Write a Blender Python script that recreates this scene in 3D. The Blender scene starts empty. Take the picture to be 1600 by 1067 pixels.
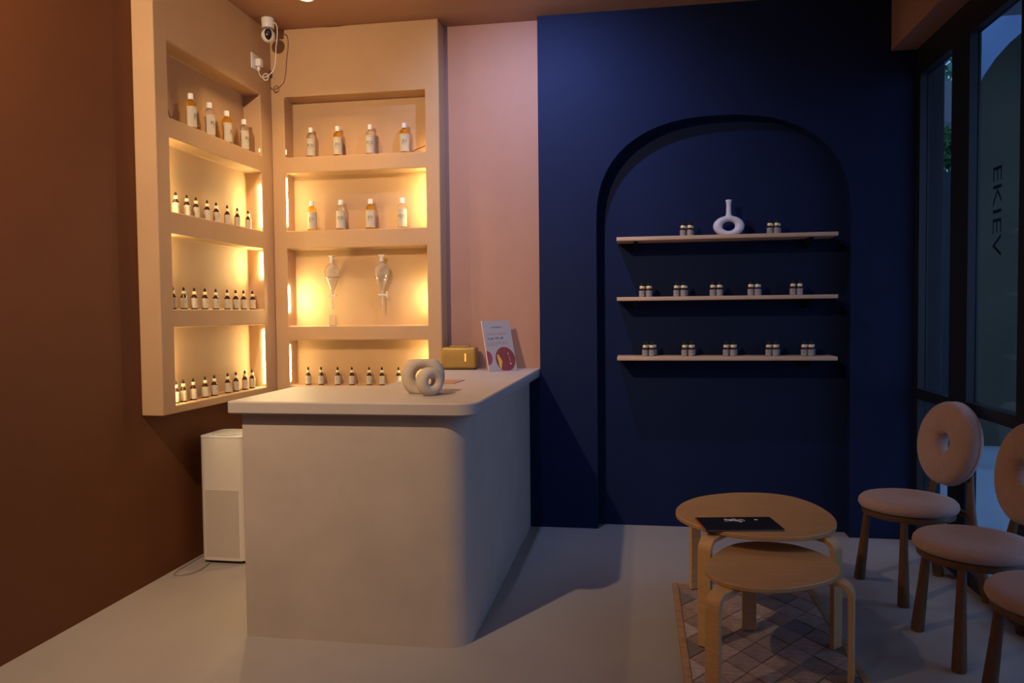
import bpy, bmesh, math, random
from mathutils import Vector, Matrix

random.seed(7)
S = bpy.context.scene
C = S.collection
PI = math.pi

# ------------------------------------------------------------------ camera
yaw, pitch, roll = math.radians(-9.366), math.radians(-2.1435), math.radians(-0.584)
fwd = Vector((math.sin(yaw) * math.cos(pitch), math.cos(yaw) * math.cos(pitch), math.sin(pitch)))
r0 = Vector((math.cos(yaw), -math.sin(yaw), 0))
u0 = r0.cross(fwd)
rt = r0 * math.cos(roll) + u0 * math.sin(roll)
up = rt.cross(fwd)
cd = bpy.data.cameras.new('camera')
cd.lens = 27.0
cd.sensor_width = 36.0
cd.clip_start = 0.02
cam = bpy.data.objects.new('camera', cd)
C.objects.link(cam)
cam.matrix_world = Matrix(((rt.x, up.x, -fwd.x, 0), (rt.y, up.y, -fwd.y, 0), (rt.z, up.z, -fwd.z, 1.32), (0, 0, 0, 1)))
S.camera = cam

# ------------------------------------------------------------------ world, exposure
w = bpy.data.worlds.new('overcast_sky')
S.world = w
w.use_nodes = True
bg = w.node_tree.nodes['Background']
bg.inputs[0].default_value = (0.50, 0.68, 1.0, 1)
bg.inputs[1].default_value = 1.9
S.view_settings.view_transform = 'Standard'
S.view_settings.look = 'None'
S.view_settings.gamma = 1.0
S.view_settings.exposure = 0.0
S.view_settings.use_curve_mapping = False

WARM = (1.0, 0.64, 0.30)
SOFT = (1.0, 0.71, 0.47)
COOL = (0.40, 0.51, 1.0)
# name, x, y, colour, power, cone degrees, blend, lens radius
DOWNLIGHTS = [
    ('corner', -1.83, 4.13, WARM, 34, 108, 0.7, 0.03),
    ('arch', -0.62, 3.74, COOL, 68, 124, 1.0, 0.03),     # tilted towards the navy wall
    ('entry_side', -1.72, 1.10, SOFT, 285, 118, 1.0, 0.03),   # tilted towards the counter
    ('fill_mid', -0.95, 0.30, SOFT, 14, 165, 0.5, 0.03),  # added warm fill for the counter front and seats, fixture unseen
    ('fill_far', -1.40, -1.10, SOFT, 10, 165, 0.5, 0.03),  # weak fill added behind the camera to lift the ambient light
]

# ------------------------------------------------------------------ materials
MATS = {}


def mat(name, col, rough=0.6, metal=0.0, var=0.0, vscale=6.0, bump=0.0, bscale=60.0, spec=0.5, trans=0.0, ior=1.45,
        emit=None, estr=0.0, stretch=None, sheen=0.0):
    if name in MATS:
        return MATS[name]
    m = bpy.data.materials.new(name)
    m.use_nodes = True
    nt = m.node_tree
    b = nt.nodes['Principled BSDF']
    b.inputs['Base Color'].default_value = (*col, 1)
    b.inputs['Roughness'].default_value = rough
    b.inputs['Metallic'].default_value = metal
    b.inputs['Specular IOR Level'].default_value = spec
    b.inputs['IOR'].default_value = ior
    b.inputs['Transmission Weight'].default_value = trans
    if sheen:
        b.inputs['Sheen Weight'].default_value = sheen
    if emit:
        b.inputs['Emission Color'].default_value = (*emit, 1)
        b.inputs['Emission Strength'].default_value = estr
    if var or bump:
        tc = nt.nodes.new('ShaderNodeTexCoord')
        mp = nt.nodes.new('ShaderNodeMapping')
        if stretch:
            mp.inputs['Scale'].default_value = stretch
        nt.links.new(tc.outputs['Object'], mp.inputs[0])
    if var:
        n = nt.nodes.new('ShaderNodeTexNoise')
        n.inputs['Scale'].default_value = vscale
        n.inputs['Detail'].default_value = 5
        n.inputs['Roughness'].default_value = 0.62
        nt.links.new(mp.outputs[0], n.inputs['Vector'])
        r = nt.nodes.new('ShaderNodeValToRGB')
        r.color_ramp.elements[0].position = 0.25
        r.color_ramp.elements[1].position = 0.75
        r.color_ramp.elements[0].color = (*[c * (1 - var) for c in col], 1)
        r.color_ramp.elements[1].color = (*[min(1, c * (1 + var)) for c in col], 1)
        nt.links.new(n.outputs['Fac'], r.inputs[0])
        nt.links.new(r.outputs[0], b.inputs['Base Color'])
    if bump:
        n2 = nt.nodes.new('ShaderNodeTexNoise')
        n2.inputs['Scale'].default_value = bscale
        n2.inputs['Detail'].default_value = 4
        nt.links.new(mp.outputs[0], n2.inputs['Vector'])
        bp = nt.nodes.new('ShaderNodeBump')
        bp.inputs['Strength'].default_value = bump
        bp.inputs['Distance'].default_value = 0.01
        nt.links.new(n2.outputs['Fac'], bp.inputs['Height'])
        nt.links.new(bp.outputs[0], b.inputs['Normal'])
    MATS[name] = m
    return m


def glass_pane(name, tint, gloss=0.04):
    m = bpy.data.materials.new(name)
    m.use_nodes = True
    nt = m.node_tree
    nt.nodes.clear()
    out = nt.nodes.new('ShaderNodeOutputMaterial')
    t = nt.nodes.new('ShaderNodeBsdfTransparent')
    t.inputs[0].default_value = (*tint, 1)
    g = nt.nodes.new('ShaderNodeBsdfGlossy')
    g.inputs['Roughness'].default_value = 0.02
    geo = nt.nodes.new('ShaderNodeNewGeometry')
    dt = nt.nodes.new('ShaderNodeVectorMath')
    dt.operation = 'DOT_PRODUCT'
    nt.links.new(geo.outputs['Normal'], dt.inputs[0])
    nt.links.new(geo.outputs['Incoming'], dt.inputs[1])

    def op(o, a, k, swap=False):
        q = nt.nodes.new('ShaderNodeMath')
        q.operation = o
        nt.links.new(a, q.inputs[1 if swap else 0])
        q.inputs[0 if swap else 1].default_value = k
        return q.outputs[0]
    # Schlick reflectance of thin glass
    sch = op('ADD', op('MULTIPLY', op('POWER', op('SUBTRACT', op('ABSOLUTE', dt.outputs['Value'], 0.0), 1.0, True), 5.0), 0.95), gloss)
    mx = nt.nodes.new('ShaderNodeMixShader')
    nt.links.new(sch, mx.inputs[0])
    nt.links.new(t.outputs[0], mx.inputs[1])
    nt.links.new(g.outputs[0], mx.inputs[2])
    nt.links.new(mx.outputs[0], out.inputs[0])
    MATS[name] = m
    return m


def dots_mat(name, col, hole, scale, thr):
    """light plastic with rows of tiny punched holes (object X and Z, or X and Y on top)"""
    m = mat(name, col, 0.4)
    nt = m.node_tree
    b = nt.nodes['Principled BSDF']
    tc = nt.nodes.new('ShaderNodeTexCoord')
    mp = nt.nodes.new('ShaderNodeMapping')
    mp.inputs['Rotation'].default_value = (0, PI / 4 if name == 'grille_front' else 0, 0 if name == 'grille_front' else PI / 4)
    mp.inputs['Scale'].default_value = (scale, scale, scale)
    nt.links.new(tc.outputs['Object'], mp.inputs[0])
    sp = nt.nodes.new('ShaderNodeSeparateXYZ')
    nt.links.new(mp.outputs[0], sp.inputs[0])

    def op(o, a, bb=None):
        k = nt.nodes.new('ShaderNodeMath')
        k.operation = o
        nt.links.new(a, k.inputs[0])
        if bb is not None:
            if isinstance(bb, float):
                k.inputs[1].default_value = bb
            else:
                nt.links.new(bb, k.inputs[1])
        return k.outputs[0]
    s1 = op('SINE', sp.outputs[0])
    s2 = op('SINE', sp.outputs[2] if name == 'grille_front' else sp.outputs[1])
    h = op('GREATER_THAN', op('MULTIPLY', s1, s2), thr)
    mx = nt.nodes.new('ShaderNodeMix')
    mx.data_type = 'RGBA'
    mx.inputs[6].default_value = (*col, 1)
    mx.inputs[7].default_value = (*hole, 1)
    nt.links.new(h, mx.inputs[0])
    nt.links.new(mx.outputs[2], b.inputs['Base Color'])
    return m


def emis(name, col, s):
    if name in MATS:
        return MATS[name]
    m = bpy.data.materials.new(name)
    m.use_nodes = True
    nt = m.node_tree
    nt.nodes.clear()
    out = nt.nodes.new('ShaderNodeOutputMaterial')
    e = nt.nodes.new('ShaderNodeEmission')
    e.inputs[0].default_value = (*col, 1)
    e.inputs[1].default_value = s
    nt.links.new(e.outputs[0], out.inputs[0])
    MATS[name] = m
    return m


PEACH = mat('peach_paint', (0.53, 0.335, 0.18), 0.75, var=0.06, vscale=3, bump=0.06, bscale=30)
ROSE = mat('rose_peach_paint', (0.44, 0.240, 0.165), 0.75, var=0.06, vscale=3, bump=0.06, bscale=30)
TERRA = mat('terracotta_paint', (0.138, 0.043, 0.010), 0.7, var=0.08, vscale=2.5, bump=0.06, bscale=30)
CEILP = mat('ceiling_paint', (0.42, 0.225, 0.14), 0.8, var=0.05, vscale=2)
NAVY = mat('navy_paint', (0.0055, 0.0140, 0.054), 0.65, spec=0.2, var=0.10, vscale=3, bump=0.05, bscale=25)
SOFF = mat('dusty_rose_paint', (0.32, 0.165, 0.135), 0.75, var=0.05, vscale=3)
FLOOR = mat('pale_microcement', (0.39, 0.35, 0.32), 0.45, var=0.07, vscale=1.6, bump=0.03, bscale=8)
PLASTER = mat('counter_plaster', (0.50, 0.415, 0.345), 0.65, var=0.09, vscale=4, bump=0.10, bscale=12)
SLABM = mat('counter_top_plaster', (0.50, 0.43, 0.385), 0.5, var=0.05, vscale=3, bump=0.04, bscale=10)
FRAME = mat('black_metal_frame', (0.012, 0.014, 0.020), 0.4)
BIRCH = mat('birch_veneer', (0.50, 0.27, 0.105), 0.42, var=0.10, vscale=7, stretch=(1, 7, 1))
BIRCHE = mat('birch_edge', (0.60, 0.34, 0.14), 0.4, var=0.12, vscale=12, stretch=(2, 2, 8))
PINE = mat('pine_board', (0.62, 0.42, 0.27), 0.55, var=0.12, vscale=9, stretch=(1, 8, 8))
WALNUT = mat('brown_stained_wood', (0.135, 0.060, 0.023), 0.45, var=0.15, vscale=10, stretch=(4, 4, 1))
BLUSH = mat('blush_boucle', (0.46, 0.29, 0.235), 0.95, var=0.07, vscale=40, bump=0.35, bscale=260, sheen=0.3)
WHITEP = mat('white_plastic', (0.80, 0.78, 0.76), 0.35)
WHITEC = mat('white_ceramic', (0.72, 0.70, 0.74), 0.45, bump=0.05, bscale=40)
BEIGEC = mat('beige_ceramic', (0.56, 0.47, 0.36), 0.8, var=0.06, vscale=25, bump=0.12, bscale=120)
BLACKP = mat('black_plastic', (0.012, 0.012, 0.014), 0.3)
BLACKR = mat('black_rubber', (0.016, 0.012, 0.011), 0.6, spec=0.3)
GOLDC = mat('pale_gold_collar', (0.86, 0.74, 0.42), 0.35, metal=0.25)
AMBERG = mat('dark_amber_glass', (0.045, 0.012, 0.006), 0.08)
LABELP = mat('cream_label_paper', (0.52, 0.46, 0.36), 0.6, var=0.03, vscale=60)
LABELG = mat('grey_label_paper', (0.33, 0.305, 0.275), 0.6, var=0.03, vscale=60)
INK = mat('label_ink', (0.035, 0.045, 0.075), 0.6)
INKF = mat('faint_label_ink', (0.25, 0.22, 0.20), 0.6)
OIL = mat('golden_oil_in_clear_bottle', (0.95, 0.58, 0.06), 0.03, trans=0.92, ior=1.40)
CLEAR = mat('clear_bottle_liquid', (0.97, 0.95, 0.93), 0.03, trans=0.95, ior=1.36)
LABG = mat('laboratory_glass', (1, 1, 1), 0.0, trans=0.93, ior=1.47)
FROST = mat('frosted_ptfe', (0.88, 0.86, 0.82), 0.35, trans=0.25)
BRONZE = mat('brushed_bronze', (0.40, 0.25, 0.06), 0.42, metal=0.35, var=0.05, vscale=30)
DARKB = mat('dark_bronze_base', (0.07, 0.035, 0.02), 0.5)
PURIF = mat('warm_white_appliance', (0.70, 0.64, 0.57), 0.32)
PURIT = mat('grey_white_top', (0.62, 0.62, 0.64), 0.4)
RED = mat('wire_red', (0.30, 0.02, 0.02), 0.4)
POSTER = mat('poster_board', (0.36, 0.335, 0.345), 0.35)
PEDGE = mat('poster_edge', (0.85, 0.66, 0.55), 0.4)
MAROON = mat('print_maroon', (0.20, 0.045, 0.045), 0.35, var=0.25, vscale=30)
PLUM = mat('print_plum', (0.26, 0.06, 0.09), 0.35)
PYELL = mat('print_yellow', (0.62, 0.42, 0.06), 0.35, var=0.2, vscale=60)
PINKP = mat('print_pink', (0.62, 0.38, 0.34), 0.35)
KRAFT = mat('kraft_card', (0.46, 0.24, 0.13), 0.7)
BOOKC = mat('black_book_cover', (0.008, 0.010, 0.016), 0.35)
BOOKE = mat('book_red_edge', (0.42, 0.09, 0.03), 0.5)
PAPER = mat('book_paper', (0.35, 0.30, 0.26), 0.8)
VINYL = mat('window_lettering_vinyl', (0.030, 0.045, 0.060), 0.7)
LEDBASE = mat('led_tape_backing', (0.75, 0.6, 0.4), 0.5)
GLASSW = glass_pane('tinted_window_glass', (0.60, 0.70, 0.82))

# ------------------------------------------------------------------ mesh helpers


def link(name, verts, faces, m, parent=None, loc=None, smooth=None, rotz=0.0, mats=None, fm=None):
    me = bpy.data.meshes.new(name)
    me.from_pydata([tuple(v) for v in verts], [], faces)
    me.materials.append(m)
    for x in (mats or []):
        me.materials.append(x)
    if fm:
        for p, i in zip(me.polygons, fm):
            p.material_index = i
    me.validate()
    bm = bmesh.new()
    bm.from_mesh(me)
    bmesh.ops.recalc_face_normals(bm, faces=bm.faces)
    bm.to_mesh(me)
    bm.free()
    if smooth is not None:
        for p in me.polygons:
            p.use_smooth = True
        me.set_sharp_from_angle(angle=math.radians(smooth))
    o = bpy.data.objects.new(name, me)
    C.objects.link(o)
    if parent:
        o.parent = parent
    if loc:
        o.location = loc
    o.rotation_euler[2] = rotz
    return o


def tag(o, label, cat, group=None):
    o['label'] = label
    o['category'] = cat
    if group:
        o['group'] = group
    return o


def struct(o):
    o['kind'] = 'structure'
    return o


def thing(name, label, cat, loc, rotz=0.0, group=None):
    o = bpy.data.objects.new(name, None)
    o.empty_display_size = 0.05
    C.objects.link(o)
    o.location = loc
    o.rotation_euler = (0, 0, rotz)
    return tag(o, label, cat, group)


def dup(root, loc, rotz, label=None, group=None):
    r = root.copy()
    C.objects.link(r)
    r.location = loc
    r.rotation_euler = (0, 0, rotz)
    if label:
        r['label'] = label
    if group:
        r['group'] = group
    for ch in list(root.children):
        c = ch.copy()
        C.objects.link(c)
        c.parent = r
        for g in ch.children:
            d = g.copy()
            C.objects.link(d)
            d.parent = c
    return r


def g_box(x0, x1, y0, y1, z0, z1):
    v = [(x, y, z) for x in (x0, x1) for y in (y0, y1) for z in (z0, z1)]
    f = [(0, 1, 3, 2), (4, 6, 7, 5), (0, 4, 5, 1), (2, 3, 7, 6), (0, 2, 6, 4), (1, 5, 7, 3)]
    return v, f


def box(name, x0, x1, y0, y1, z0, z1, m, parent=None, **k):
    v, f = g_box(x0, x1, y0, y1, z0, z1)
    return link(name, v, f, m, parent, **k)


def rbox(name, x0, x1, y0, y1, z0, z1, r, m, parent=None, seg=3, zonly=False, loc=None, rotz=0.0):
    bm = bmesh.new()
    bmesh.ops.create_cube(bm, size=1)
    for v in bm.verts:
        v.co = Vector((x0 + (v.co.x + .5) * (x1 - x0), y0 + (v.co.y + .5) * (y1 - y0), z0 + (v.co.z + .5) * (z1 - z0)))
    ed = [e for e in bm.edges if (not zonly) or abs(e.verts[0].co.z - e.verts[1].co.z) > 1e-6]
    bmesh.ops.bevel(bm, geom=ed, offset=r, segments=seg, profile=0.5, affect='EDGES')
    me = bpy.data.meshes.new(name)
    bm.to_mesh(me)
    bm.free()
    me.materials.append(m)
    for p in me.polygons:
        p.use_smooth = True
    me.set_sharp_from_angle(angle=math.radians(35))
    o = bpy.data.objects.new(name, me)
    C.objects.link(o)
    if parent:
        o.parent = parent
    if loc:
        o.location = loc
    o.rotation_euler[2] = rotz
    return o


def g_lathe(prof, n=24, a0=0.0, a1=2 * PI):
    full = abs(a1 - a0 - 2 * PI) < 1e-6
    v, f = [], []
    k = n if full else n + 1
    for r, z in prof:
        for i in range(k):
            a = a0 + (a1 - a0) * i / n
            v.append((r * math.cos(a), r * math.sin(a), z))
    for j in range(len(prof) - 1):
        for i in range(n):
            i2 = (i + 1) % k
            f.append((j * k + i, j * k + i2, (j + 1) * k + i2, (j + 1) * k + i))
    if full:
        if prof[0][0] > 1e-6:
            f.append(tuple(range(k))[::-1])
        if prof[-1][0] > 1e-6:
            f.append(tuple((len(prof) - 1) * k + i for i in range(k)))
    return v, f


def lathe(name, prof, m, parent=None, n=24, smooth=40, a0=0.0, a1=2 * PI, **kw):
    prof = [(max(r, 1e-5), z) for r, z in prof]
    v, f = g_lathe(prof, n, a0, a1)
    return link(name, v, f, m, parent, smooth=smooth, **kw)


def g_tube(pts, rad, n=8):
    pts = [Vector(p) for p in pts]
    rs = rad if isinstance(rad, (list, tuple)) else [rad] * len(pts)
    v, f = [], []
    t0 = (pts[1] - pts[0]).normalized()
    ref = Vector((0, 0, 1)) if abs(t0.z) < 0.9 else Vector((1, 0, 0))
    nrm = t0.cross(ref).normalized()
    for i, p in enumerate(pts):
        if i == 0:
            t = pts[1] - pts[0]
        elif i == len(pts) - 1:
            t = pts[-1] - pts[-2]
        else:
            t = pts[i + 1] - pts[i - 1]
        t.normalize()
        nrm = (nrm - t * nrm.dot(t)).normalized()
        b = t.cross(nrm)
        for k in range(n):
            a = 2 * PI * k / n
            v.append(p + (nrm * math.cos(a) + b * math.sin(a)) * rs[i])
    for i in range(len(pts) - 1):
        for k in range(n):
            k2 = (k + 1) % n
            f.append((i * n + k, i * n + k2, (i + 1) * n + k2, (i + 1) * n + k))
    f.append(tuple(range(n))[::-1])
    f.append(tuple((len(pts) - 1) * n + k for k in range(n)))
    return v, f


def tube(name, pts, rad, m, parent=None, n=8, **kw):
    v, f = g_tube(pts, rad, n)
    return link(name, v, f, m, parent, smooth=50, **kw)


def smooth_path(pts, sub=8, closed=False):
    pts = [Vector(p) for p in pts]
    n = len(pts)
    out = []
    for i in range(n if closed else n - 1):
        if closed:
            p0, p1, p2, p3 = pts[(i - 1) % n], pts[i], pts[(i + 1) % n], pts[(i + 2) % n]
        else:
            p0, p1, p2, p3 = pts[max(i - 1, 0)], pts[i], pts[i + 1], pts[min(i + 2, n - 1)]
        for s in range(sub):
            t = s / sub
            out.append(0.5 * ((2 * p1) + (p2 - p0) * t + (2 * p0 - 5 * p1 + 4 * p2 - p3) * t * t + (3 * p1 - p0 - 3 * p2 + p3) * t ** 3))
    if not closed:
        out.append(pts[-1])
    return out


def g_prism(outl, z0, z1, bev=0.0):
    """vertical prism over a closed outline, with a small chamfer at both rims"""
    n = len(outl)
    cx = sum(p[0] for p in outl) / n
    cy = sum(p[1] for p in outl) / n
    rings = [(z0, bev), (z0 + bev, 0), (z1 - bev, 0), (z1, bev)] if bev else [(z0, 0), (z1, 0)]
    v, f = [], []
    for z, ins in rings:
        for i, p in enumerate(outl):
            a, b = outl[i - 1], outl[(i + 1) % n]
            t = Vector((b[0] - a[0], b[1] - a[1]))
            nn = Vector((t.y, -t.x)).normalized() if t.length > 0 else Vector((0, 0))
            if bev:
                v.append((p[0] - nn.x * ins, p[1] - nn.y * ins, z))
            else:
                v.append((p[0], p[1], z))
    for j in range(len(rings) - 1):
        for i in range(n):
            i2 = (i + 1) % n
            f.append((j * n + i, j * n + i2, (j + 1) * n + i2, (j + 1) * n + i))
    f.append(tuple(range(n))[::-1])
    f.append(tuple((len(rings) - 1) * n + i for i in range(n)))
    return v, f


def area2(o):
    return sum(o[i - 1][0] * o[i][1] - o[i][0] * o[i - 1][1] for i in range(len(o)))


def prism(name, outl, z0, z1, m, parent=None, bev=0.0, smooth=30, **kw):
    if area2(outl) < 0:
        outl = outl[::-1]
    v, f = g_prism(outl, z0, z1, bev)
    return link(name, v, f, m, parent, smooth=smooth, **kw)


def g_torus(R, r, nu=40, nv=16, rx=None, sq=1.0):
    """ring whose axis is Y: R to tube centre, r radial half size, rx half depth along the axis"""
    rx = rx or r
    v, f = [], []
    for i in range(nu):
        a = 2 * PI * i / nu
        for j in range(nv):
            b = 2 * PI * j / nv
            cb, sb = math.cos(b), math.sin(b)
            rr = R + r * math.copysign(abs(cb) ** sq, cb)
            v.append((rr * math.cos(a), rx * math.copysign(abs(sb) ** sq, sb), rr * math.sin(a)))
    for i in range(nu):
        for j in range(nv):
            i2, j2 = (i + 1) % nu, (j + 1) % nv
            f.append((i * nv + j, i2 * nv + j, i2 * nv + j2, i * nv + j2))
    return v, f


_txt = {}


def text_geo(s, height, bold=0.0):
    """flat mesh of a text string, centred, capital height about 'height'"""
    key = (s, bold)
    if key not in _txt:
        cu = bpy.data.curves.new('t', 'FONT')
        cu.body = s
        cu.size = 1.0
        cu.offset = bold
        cu.resolution_u = 2
        cu.fill_mode = 'BOTH'
        o = bpy.data.objects.new('t', cu)
        C.objects.link(o)
        dg = bpy.context.evaluated_depsgraph_get()
        me = bpy.data.meshes.new_from_object(o.evaluated_get(dg))
        v = [tuple(x.co) for x in me.vertices]
        f = [tuple(p.vertices) for p in me.polygons]
        bpy.data.objects.remove(o)
        bpy.data.curves.remove(cu)
        bpy.data.meshes.remove(me)
        _txt[key] = (v, f)
    v, f = _txt[key]
    xs = [p[0] for p in v]
    cx = (min(xs) + max(xs)) / 2
    k = height / 0.70
    return [((p[0] - cx) * k, p[1] * k) for p in v], f


def text_flat(name, s, height, m, parent, fn, bold=0.0, width=None):
    """fn maps (u, v) to a 3D point"""
    v, f = text_geo(s, height, bold)
    if width:
        xs = [p[0] for p in v]
        kx = width / (max(xs) - min(xs))
        v = [(p[0] * kx, p[1]) for p in v]
    me = bpy.data.meshes.new(name)
    me.from_pydata([fn(a, b) for a, b in v], [], f)
    me.materials.append(m)
    o = bpy.data.objects.new(name, me)
    C.objects.link(o)
    o.parent = parent
    return o


# ------------------------------------------------------------------ the room
XL, XW = -2.39, 1.56          # side wall, window wall
YB, YN, YR = 4.72, 4.655, 4.765   # peach back wall, navy wall front, arch recess
XN = -0.595                   # left edge of the navy wall
ZC = 3.10
YF = -2.6                     # wall behind the camera
XB, YS = -2.275, 4.57         # fronts of the two plaster niche units

struct(box('floor', XL - 0.2, XW + 0.12, YF - 0.2, 5.1, -0.12, 0.0, FLOOR))
struct(box('ceiling', XL - 0.2, XW + 0.12, YF - 0.2, 5.1, ZC, ZC + 0.15, CEILP))
struct(box('wall_left', XL - 0.2, XL, YF, 4.9, 0, ZC, TERRA))
struct(box('wall_back', XL, XN, YB, YB + 0.18, 0, ZC, ROSE))
struct(box('wall_rear', XL, XW + 0.1, YF - 0.2, YF, 0, ZC, PEACH))

# navy wall with an arched recess
ARCX, ARCA, ARCS, ARCT = 0.475, 0.723, 1.86, 2.458


def arch_pts(n=28, grow=0.0):
    o = [(ARCX - ARCA, 0.0), (ARCX - ARCA, ARCS * 0.5)]
    for i in range(n + 1):
        a = PI - PI * i / n
        ca, sa = math.cos(a), math.sin(a)
        e = 0.84
        o.append((ARCX + ARCA * math.copysign(abs(ca) ** e, ca), ARCS + (ARCT - ARCS) * abs(sa) ** e))
    o += [(ARCX + ARCA, ARCS * 0.5), (ARCX + ARCA, 0.0)]
    return o


def navy_wall():
    ap = arch_pts()
    x0, x1 = XN, XW
    v, f = [], []

    def quad(*ps):
        b = len(v)
        v.extend(ps)
        f.append(tuple(range(b, b + len(ps))))
    # front face, left and right of the opening then strips above the arch
    quad((x0, YN, 0), (ap[0][0], YN, 0), (ap[0][0], YN, ARCS), (x0, YN, ARCS))
    quad((ap[-1][0], YN, 0), (x1, YN, 0), (x1, YN, ARCS), (ap[-1][0], YN, ARCS))
    quad((x0, YN, ARCS), (ap[0][0], YN, ARCS), (ap[0][0], YN, ZC), (x0, YN, ZC))
    quad((ap[-1][0], YN, ARCS), (x1, YN, ARCS), (x1, YN, ZC), (ap[-1][0], YN, ZC))
    top = ap[2:-2]
    for a, b in zip(top, top[1:]):
        quad((a[0], YN, a[1]), (b[0], YN, b[1]), (b[0], YN, ZC), (a[0], YN, ZC))
    # reveal
    prof = [ap[0]] + top + [ap[-1]]
    for a, b in zip(prof, prof[1:]):
        quad((a[0], YN, a[1]), (a[0], YR, a[1]), (b[0], YR, b[1]), (b[0], YN, b[1]))
    # recess back
    f.append(tuple(range(len(v), len(v) + len(prof))))
    v.extend((p[0], YR, p[1]) for p in prof)
    # sides, top, back
    yb = 4.9
    quad((x0, YN, 0), (x0, YN, ZC), (x0, yb, ZC), (x0, yb, 0))
    quad((x1, YN, 0), (x1, yb, 0), (x1, yb, ZC), (x1, YN, ZC))
    quad((x0, yb, 0), (x0, yb, ZC), (x1, yb, ZC), (x1, yb, 0))
    o = link('wall_back_navy', v, f, NAVY)
    bm = bmesh.new()
    bm.from_mesh(o.data)
    bmesh.ops.remove_doubles(bm, verts=bm.verts, dist=1e-5)
    bmesh.ops.recalc_face_normals(bm, faces=bm.faces)
    bm.to_mesh(o.data)
    bm.free()
    return struct(o)


navy_wall()
# dropped beam above the window wall
struct(box('trim_2', -0.74, XN, YN, YB, 0, 0.922, NAVY))
struct(box('trim_1', 1.405, XW + 0.1, YF, YN, 2.765, ZC, SOFF))

# window wall: black frame with panes
win = bpy.data.objects.new('window_1', None)
C.objects.link(win)
struct(win)
win.location = (XW, 0, 0)


def wpart(name, y0, y1, z0, z1, m=FRAME, x0=-0.02, x1=0.03):
    return box(name, x0, x1, y0, y1, z0, z1, m, win)


wpart('window_frame', 1.00, 4.655, 2.61, 2.765)
wpart('window_frame', 1.00, 4.655, 0.0, 0.07)
wpart('mullion', 4.60, 4.655, 0.07, 2.61)
wpart('mullion', 3.955, 4.165, 0.07, 2.61)
wpart('mullion', 3.28, 3.462, 0.07, 2.61)
wpart('mullion', 2.10, 2.25, 0.07, 2.61)
wpart('mullion', 1.00, 1.10, 0.07, 2.61)
spans = [(4.165, 4.60), (3.462, 3.955), (2.25, 3.28), (1.10, 2.10)]
for a, b in spans:
    wpart('transom', a, b, 0.815, 0.872)
    wpart('pane', a, b, 0.872, 2.61, GLASSW, 0.015, 0.021)
    wpart('pane', a, b, 0.07, 0.815, GLASSW, 0.015, 0.021)
# lettering on the outside of the glass, seen mirrored from inside, running down the pane
text_flat('lettering', 'EKIEV', 0.085, VINYL, win,
          lambda u, v: (0.023, 3.76 - (v - 0.04), 1.75 - u), bold=-0.004, width=0.40)
struct(box('wall_right', XW, XW + 0.12, YF, 1.0, 0, 2.765, SOFF))


# ------------------------------------------------------------------ plaster niche units
def niche_unit(name, us, vs, holes, depth, rec, fn, m, cap=True):
    """solid slab with recesses. us, vs: grid lines; holes: set of (i, j) cells; fn(u, v, d) -> point, d = depth in from the front"""
    vid, v, f = {}, [], []

    def P(u, w, d):
        k = (round(u, 5), round(w, 5), round(d, 5))
        if k not in vid:
            vid[k] = len(v)
            v.append(fn(u, w, d))
        return vid[k]
    nu, nv = len(us) - 1, len(vs) - 1
    for i in range(nu):
        for j in range(nv):
            d = rec if (i, j) in holes else 0.0
            a, b, c, e = us[i], us[i + 1], vs[j], vs[j + 1]
            f.append((P(a, c, d), P(b, c, d), P(b, e, d), P(a, e, d)))
            if (i, j) in holes:
                for q in (((a, c), (b, c)), ((b, c), (b, e)), ((b, e), (a, e)), ((a, e), (a, c))):
                    f.append((P(*q[0], 0), P(*q[1], 0), P(*q[1], rec), P(*q[0], rec)))
    # outer sides and back
    for i in range(nu):
        for w in (vs[0], vs[-1]):
            f.append((P(us[i], w, 0), P(us[i + 1], w, 0), P(us[i + 1], w, depth), P(us[i], w, depth)))
        for j in range(nv):
            pass
    for j in range(nv):
        for u in (us[0], us[-1]):
            f.append((P(u, vs[j], 0), P(u, vs[j + 1], 0), P(u, vs[j + 1], depth), P(u, vs[j], depth)))
    f.append(tuple([P(u, vs[0], depth) for u in us] + [P(us[-1], w, depth) for w in vs[1:]] +
                   [P(u, vs[-1], depth) for u in us[-2::-1]] + [P(us[0], w, depth) for w in vs[-2:0:-1]]))
    o = link(name, v, f, m, smooth=35)
    bv = o.modifiers.new('soft_edges', 'BEVEL')
    bv.width = 0.006
    bv.segments = 2
    bv.limit_method = 'ANGLE'
    bv.angle_limit = math.radians(50)
    return o


NB = [0.835, 0.872, 1.160, 1.248, 1.738, 1.848, 2.210, 2.308, 2.682, ZC]   # back unit levels
NL = [0.835, 0.876, 1.264, 1.355, 1.728, 1.838, 2.200, 2.300, 2.668, ZC]   # side unit levels
NLY = [3.383, 3.492, 4.437, YB]
NBX = [XB + 0.0005, -2.187, -1.276, -1.188]
hl = {(1, j) for j in (1, 3, 5, 7)}
uL = niche_unit('niche_shelving', NLY, NL, hl, XB - XL, 0.113, lambda u, v, d: (XB - d, u, v), PEACH)
tag(uL, 'peach plaster niche shelving on the side wall above the air purifier', 'shelving')
uB = niche_unit('niche_shelving', NBX, NB, hl, YB - YS, 0.125, lambda u, v, d: (u, YS + d, v), PEACH)
tag(uB, 'peach plaster niche shelving on the back wall beside the pink alcove', 'shelving')

# LED tapes standing at the ends of the lit niches
LEDC = (1.0, 0.80, 0.36)


def led(nm, x0, x1, y0, y1, z0, z1, s, label, cat='led strip', grp='warm led strips in the niches'):
    return tag(box(nm, x0, x1, y0, y1, z0, z1, emis('led_glow_%g' % s, LEDC, s * 2.2)), label, cat, grp)


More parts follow.
